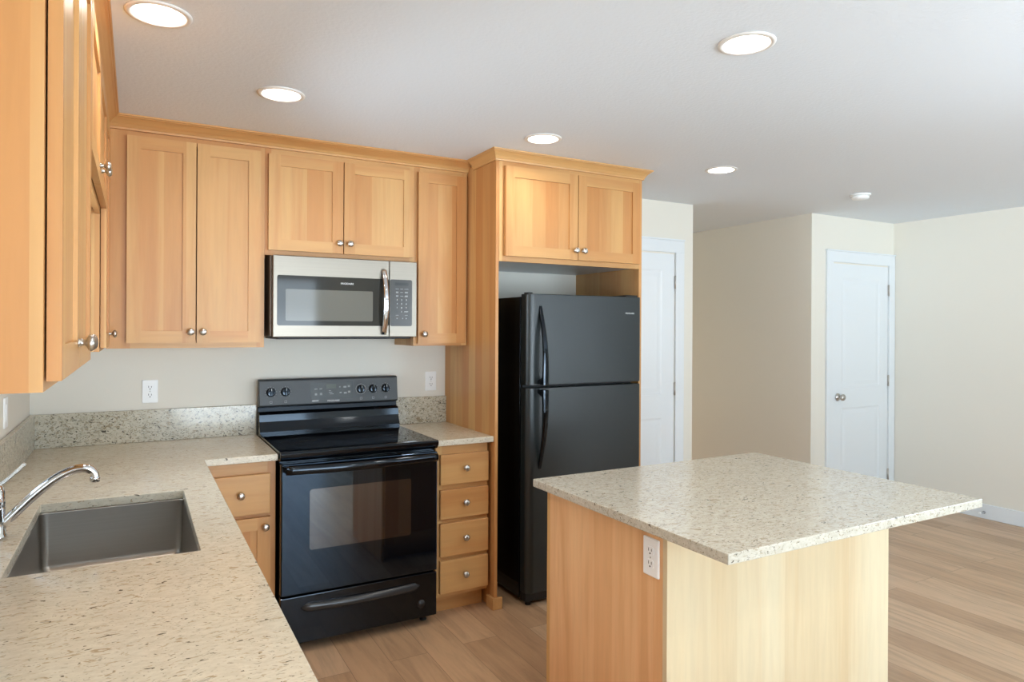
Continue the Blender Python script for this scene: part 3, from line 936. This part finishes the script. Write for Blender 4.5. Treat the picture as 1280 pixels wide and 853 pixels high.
MB().prism([(X(x), Z(z)) for x, z in rrect(1.032, 1.6005, 1.492, 1.740, 0.010)], 'Y', MF - 0.0012, MF + 0.001).build('door_glass', MWGLASS, md_)
MB().prism([(X(x), Z(z)) for x, z in rrect(1.072, 1.512, 1.516, 1.672, 0.006)], 'Y', MF - 0.0022, MF - 0.0013).build('window', MWWIN, md_)
text_mesh('brand_lettering', 'FRIGIDAIRE', 0.066, (X(1.377), MF - 0.0014, Z(1.708)), PRINT, md_, height=0.009, bold=0.012)
# bowed handle
hp = []
for i in range(25):
    u = i / 24
    hp.append((X(1.570), MF - 0.006 - 0.044 * math.sin(PI * u) ** 0.75, Z(1.450 + u * (1.788 - 1.450))))
MB().sweep(hp, lambda i: [(0.0135 * math.cos(2 * PI * k / 14), 0.007 * math.sin(2 * PI * k / 14)) for k in range(14)], smooth=True, up=(0, -1, 0)).build('handle', CHROME, md_)
cpn = mb(1.6035, MX1, MF, -0.3455, MZ0, MZ1).build('control_panel', STEEL, mw, bevel=0.004, seg=3)
kp = MB().prism([(X(x), Z(z)) for x, z in rrect(1.606, 1.729, 1.492, 1.740, 0.010)], 'Y', MF - 0.0012, MF + 0.001).build('keypad', plain('charcoal_keypad', srgb(50, 48, 44), 0.25), cpn)
mb(1.632, 1.708, MF - 0.0016, MF - 0.0013, 1.708, 1.724).build('clock_window', plain('dark_clock_window', srgb(38, 37, 34), 0.15), kp)
# keypad printing: rows of keys read from the top, then the number pad
def kprint(name, body, x, z, w, h, mat=PRINT):
    return text_mesh(name, body, w, (X(x), MF - 0.0015, Z(z)), mat, kp, height=h, bold=0.01)
cols = (1.645, 1.670, 1.696)
def bar(x, z, w, h, mat=PRINTDIM):
    mb(x - w / 2, x + w / 2, MF - 0.0017, MF - 0.0013, z - h / 2, z + h / 2).build('key_print', mat, kp)
for x, w in zip(cols, (0.018, 0.016, 0.022)): bar(x, 1.690, w, 0.0022)
for zr in (1.672, 1.652):
    for x, w in zip(cols, (0.013, 0.015, 0.017)): bar(x, zr, w, 0.0075 if x != cols[1] else 0.003)
for r_, row in enumerate(('123', '456', '789')):
    for x, ch in zip(cols, row):
        kprint('number_print', ch, x, 1.632 - 0.021 * r_, 0.005 if ch != '1' else 0.003, 0.0085)
kprint('number_print', '0', cols[1], 1.569, 0.005, 0.0085)
kprint('start_print', 'START', cols[2], 1.569, 0.022, 0.006)
for x in (cols[0], cols[2]): bar(x, 1.550, 0.016, 0.0022)
for x in (cols[0], cols[1] + 0.006, cols[2]): bar(x, 1.533, 0.006, 0.006)

# ------------------------------------------------------------------ refrigerator
fr = thing('refrigerator', 'black top-freezer refrigerator standing in the maple surround', 'refrigerator', (2.619, -0.36, 0))
X = lambda x: x - 2.619
Y = lambda y: y + 0.36
FX0, FX1 = 2.239, 2.999
MB().box(X(FX0 + 0.004), X(FX1 - 0.004), Y(-0.655), Y(-0.05), 0.03, 1.655).build('body', BLACKGLOSS, fr, bevel=0.004)
MB().box(X(FX0 + 0.012), X(FX1 - 0.012), Y(-0.672), Y(-0.6555), 0.022, 1.652).build('door_gasket', BLACKMATTE, fr)
def fdoor(name, z0, z1):
    # plan section: softly rounded vertical front corners
    f_, b_ = -0.748, -0.6725
    pts = []
    for i in range(9):
        a = math.radians(90 * i / 8)
        pts.append((X(FX0 + 0.042 - 0.042 * math.cos(a)), Y(f_ + 0.034 - 0.034 * math.sin(a))))
    for i in range(9):
        a = math.radians(90 * i / 8)
        pts.append((X(FX1 - 0.014 + 0.014 * math.sin(a)), Y(f_ + 0.014 - 0.014 * math.cos(a))))
    pts += [(X(FX1), Y(b_)), (X(FX0), Y(b_))]
    m = MB()
    m.loops([[(x, y, z0) for x, y in pts], [(x, y, z1) for x, y in pts]])
    return m.build(name, FRIDGE, fr, bevel=0.004, angle=50)
fz = fdoor('freezer_door', 1.179, 1.668)
ff = fdoor('fridge_door', 0.075, 1.166)
def fhandle(z_far, z_near, parent):
    """fin-like bow handle: flush at z_far, standing off at z_near beside the door gap"""
    n = 22
    xc = 2.316
    rings = []
    for i in range(n + 1):
        u = i / n
        z = z_far + (z_near - z_far) * u
        out = 0.062 * math.sin(min(u * 1.35, 1.0) * PI / 2)
        th = 0.010 + 0.006 * u
        w = 0.009 + 0.009 * u
        yo, yi = -0.748 - out - 0.003, -0.748 - max(out - th, -0.002)
        if u > 0.93: yi = -0.747
        rings.append([(X(xc - w), Y(yi), z), (X(xc + w), Y(yi), z), (X(xc + w), Y(yo + 0.003), z), (X(xc + w * 0.5), Y(yo), z), (X(xc - w * 0.5), Y(yo), z), (X(xc - w), Y(yo + 0.003), z)])
    return MB().loops(rings, smooth=False).build('handle', BLACKGLOSS, parent, bevel=0.0015)
fhandle(1.605, 1.186, fz)
fhandle(0.735, 1.160, ff)
MB().box(X(2.246), X(2.275), Y(-0.735), Y(-0.69), 1.6685, 1.676).build('hinge_cover', BLACKMATTE, fr, bevel=0.003)
MB().box(X(2.90), X(2.985), Y(-0.735), Y(-0.60), 1.6685, 1.678).build('hinge_cover', BLACKMATTE, fr, bevel=0.003)
m = MB().box(X(FX0 + 0.012), X(FX1 - 0.012), Y(-0.715), Y(-0.673), 0.022, 0.070)
m.build('kick_grille', BLACKMATTE, fr, bevel=0.003)
for x in (2.28, 2.945):
    for y in (-0.69, -0.10):
        MB().lathe([(0.016, 0), (0.016, 0.03)], (X(x), Y(y), 0), 'Z', 14).build('roller', BLACKMATTE, fr)
text_mesh('brand_lettering', 'FRIGIDAIRE', 0.064, (X(2.918), Y(-0.7486), 1.573), PRINT, fz, height=0.009, bold=0.014)
MB().lathe([(0.006, 0), (0.006, 0.001), (0.001, 0.0012)], (X(2.952), Y(-0.748), 0.786), '-Y', 14).build('lock_button', SLOT, ff)

# ------------------------------------------------------------------ island
BX0, BX1, BY0, BY1 = 1.790, 2.858, -2.327, -1.665
isl = thing('island_cabinet', 'pale maple kitchen island base with plain panels under the overhanging top', 'island', ((BX0 + BX1) / 2, (BY0 + BY1) / 2, 0))
ox, oy = (BX0 + BX1) / 2, (BY0 + BY1) / 2
X = lambda x: x - ox
Y = lambda y: y - oy
IM_ = [ISL_V, ISL_H, ISL_H]
MB().box(X(BX0), X(BX1), Y(BY0), Y(BY0 + 0.019), 0, BT).build('front_panel', IM_, isl, bevel=0.001)
MB().box(X(BX0 + 0.0008), X(BX0 + 0.019), Y(BY0 + 0.0195), Y(BY1 - 0.02), 0, BT).build('end_panel', wood('lifted_honey_maple', 'Z', srgb(236, 194, 146), srgb(226, 178, 128), srgb(204, 142, 92), 0.10), isl)  # honey maple lightened here, making up in colour for the shaded face
MB().box(X(BX1 - 0.019), X(BX1), Y(BY0 + 0.0195), Y(BY1 - 0.02), 0, BT).build('end_panel', IM_, isl)
m = MB()
m.box(X(BX0 + 0.0008), X(BX1), Y(BY1 - 0.0195), Y(BY1), 0.84, BT, 1).box(X(BX0 + 0.0008), X(BX1), Y(BY1 - 0.0195), Y(BY1), 0.10, 0.135, 1)
for x0, x1 in ((BX0 + 0.0008, BX0 + 0.04), ((BX0 + BX1) / 2 - 0.022, (BX0 + BX1) / 2 + 0.022), (BX1 - 0.04, BX1)):
    m.box(X(x0), X(x1), Y(BY1 - 0.0195), Y(BY1), 0.135, 0.84)
m.build('face_frame', WOODS, isl)
MB().box(X(BX0 + 0.02), X(BX1 - 0.02), Y(BY1 - 0.09), Y(BY1 - 0.075), 0, 0.099, 1).build('toe_kick', WOODS, isl)
# fronts on the far side face the range: built facing -Y then turned round
for s_ in (0, 1):
    x0, x1 = (0.012, 0.520) if s_ else (-0.520, -0.012)
    xk = 0.05 if s_ else -0.05
    d = shaker(x0, x1, 0.117, 0.64, -0.0215, WOODS, isl); d.location = (0, Y(BY1), 0); d.rotation_euler = (0, 0, PI); knob(xk, 0.59, -0.0215, d)
    d = slab_front(x0, x1, 0.655, 0.825, -0.0215, WOODS, isl); d.location = (0, Y(BY1), 0); d.rotation_euler = (0, 0, PI); knob((x0 + x1) / 2, 0.74, -0.0215, d)
tag(MB().box(1.7534, 2.956, -2.595, -1.6205, CT0, CT1).build('countertop', QUARTZ_ISLAND, bevel=0.0025), 'overhanging pale speckled quartz countertop on the kitchen island', 'countertop')

# ------------------------------------------------------------------ outlets and switch
def outlet(label, loc, rz, kind='outlet'):
    """duplex wall plate facing local -Y, centred on loc"""
    t = thing('power_outlet' if kind == 'outlet' else 'wall_switch', label, 'outlet' if kind == 'outlet' else 'switch', loc, rz)
    pts = rrect(-0.035, 0.035, -0.0575, 0.0575, 0.004, 3)
    inn = rrect(-0.032, 0.032, -0.0545, 0.0545, 0.004, 3)
    MB().loops([[(x, -0.0003, z) for x, z in pts], [(x, -0.004, z) for x, z in pts], [(x, -0.006, z) for x, z in inn]]).build('cover_plate', PLASTIC, t)
    if kind == 'outlet':
        for s in (1, -1):
            zc_ = 0.0195 * s
            prof = [(0.0165 * math.cos(2 * PI * i / 28), max(-0.0125, min(0.0125, 0.0165 * math.sin(2 * PI * i / 28))) + zc_) for i in range(28)]
            r_ = MB().prism(prof, 'Y', -0.0055, -0.0078).build('receptacle', PLASTIC, t)
            q = MB()
            q.box(-0.0075, -0.0053, -0.0082, -0.0077, zc_ - 0.001, zc_ + 0.008).box(0.0053, 0.0075, -0.0082, -0.0077, zc_ - 0.001, zc_ + 0.007)
            q.lathe([(0.0028, 0.0077), (0.0028, 0.0082)], (0, 0, zc_ - 0.0075), '-Y', 12)
            q.build('slots', SLOT, r_)
        MB().lathe([(0.003, 0.0055), (0.003, 0.0066), (0.001, 0.0068)], (0, 0, 0), '-Y', 12).build('screw', NICKEL, t)
    else:
        MB().box(-0.0165, 0.0165, -0.0078, -0.0055, -0.033, 0.033).build('rocker', PLASTIC, t, bevel=0.001)
    return t
outlet('white duplex outlet on the back wall above the left backsplash', (0.4925, 0, 1.160), 0)
outlet('white duplex outlet on the back wall right of the range', (1.9945, 0, 1.161), 0)
outlet('white duplex outlet on the island end panel under the countertop', (BX0 + 0.0008, -2.259, 0.799), -PI / 2)
outlet('white switch plate on the left wall beneath the wall cabinets', (0, -0.690, 1.158), PI / 2, 'switch')

# ------------------------------------------------------------------ ceiling lights, detector, door stop
LIGHTS = [((0.485, -1.540), 'recessed ceiling light at upper left, nearest the left wall cabinets', 1),
          ((0.938, -0.992), 'recessed ceiling light above the counter left of the microwave', 1),
          ((2.178, -2.262), 'recessed ceiling light directly above the island, rightmost of the near ones', 1),
          ((2.189, -0.972), 'recessed ceiling light just in front of the refrigerator surround crown', 1),
          ((3.443, -0.935), 'small-looking recessed ceiling light right of the refrigerator surround', 1)]
# the can needs a hole in the ceiling: cut one per lamp
ceil = bpy.data.objects['ceiling']
cut = MB()
for x, y in [l_[0] for l_ in LIGHTS] + [(4.62, 3.3), (1.30, -3.05), (2.20, -4.0)]:
    cut.lathe([(0.0735, -0.05), (0.0735, 0.07)], (x, y, ZC), 'Z', 40, smooth=False)
cutter = cut.build('ceiling_cutter', CEIL)
bo = ceil.modifiers.new('holes', 'BOOLEAN'); bo.object = cutter; bo.operation = 'DIFFERENCE'; bo.solver = 'EXACT'
dg = bpy.context.evaluated_depsgraph_get(); dg.update()
newme = bpy.data.meshes.new_from_object(ceil.evaluated_get(dg))
ceil.modifiers.clear(); ceil.data = newme
bpy.data.objects.remove(cutter)
def can(xy, label, power=None):
    t = thing('ceiling_light', label, 'ceiling light', (xy[0], xy[1], ZC), 0, 'recessed ceiling lights')
    n = 48
    def ring(r, z): return [(r * math.cos(2 * PI * i / n), r * math.sin(2 * PI * i / n), z) for i in range(n)]
    MB().loops([ring(0.073, -0.0003), ring(0.092, -0.0003), ring(0.0915, -0.004), ring(0.084, -0.006), ring(0.073, -0.005)], closed=True, smooth=True).build('trim_ring', CANWALL, t)
    MB().loops([ring(0.0725, -0.004), ring(0.072, 0.0), ring(0.064, 0.045), ring(0.066, 0.045), ring(0.0733, 0.0), ring(0.0733, -0.004)], closed=True, smooth=True).build('baffle', CANWALL, t)
    MB().loops([ring(0.0635, 0.044), ring(0.0635, 0.041), ring(0.04, 0.036), ring(0.001, 0.035)], cap1=True, smooth=True).build('lens', GLOW, t)
    ld = bpy.data.lights.new('lamp', 'AREA'); ld.shape = 'DISK'; ld.size = 0.11
    ld.energy = power or CAN_POWER; ld.color = (1.0, 0.94, 0.86)
    lo = bpy.data.objects.new('lamp', ld); COL.objects.link(lo); lo.parent = t; lo.location = (0, 0, 0.030)
    return t
for xy, lab, _ in LIGHTS:
    can(xy, lab)

# a lamp further back in the hall, out of view, gives the hall its warmer tone
for q_, (bx_, by_) in (('between the island and the long counter', (1.30, -3.05)), ('further out in the living area', (2.20, -4.0))):  # two unseen lamps added to brighten the drawer fronts and island side
    bl_ = can((bx_, by_), 'added unseen ceiling light ' + q_, 8.5)
    del bl_['group']
hl = can((4.62, 3.3), 'recessed ceiling light far back in the hall', 34.0)
del hl['group']
sd = thing('smoke_detector', 'small round white smoke detector on the ceiling near the closet', 'smoke detector', (4.82, -0.89, ZC))
MB().lathe([(0.066, 0.0004), (0.066, 0.010), (0.060, 0.012)], (0, 0, 0), '-Z', 36).build('base', PLASTIC, sd)
MB().lathe([(0.054, 0.0121), (0.056, 0.026), (0.050, 0.034), (0.020, 0.037), (0.001, 0.037)], (0, 0, 0), '-Z', 36).build('cover', PLASTIC, sd)
ds = thing('door_stop', 'small steel spring door stop on the baseboard of the right wall', 'door stop', (WX - 0.014, -0.965, 0.05))
MB().lathe([(0.011, 0.0003), (0.011, 0.004), (0.006, 0.006), (0.0055, 0.055)], (0, 0, 0), '-X', 16).build('spring', DOORSTOP, ds)
MB().lathe([(0.008, 0.0552), (0.009, 0.060), (0.009, 0.068), (0.006, 0.071), (0.001, 0.071)], (0, 0, 0), '-X', 16).build('tip', PLASTIC, ds)
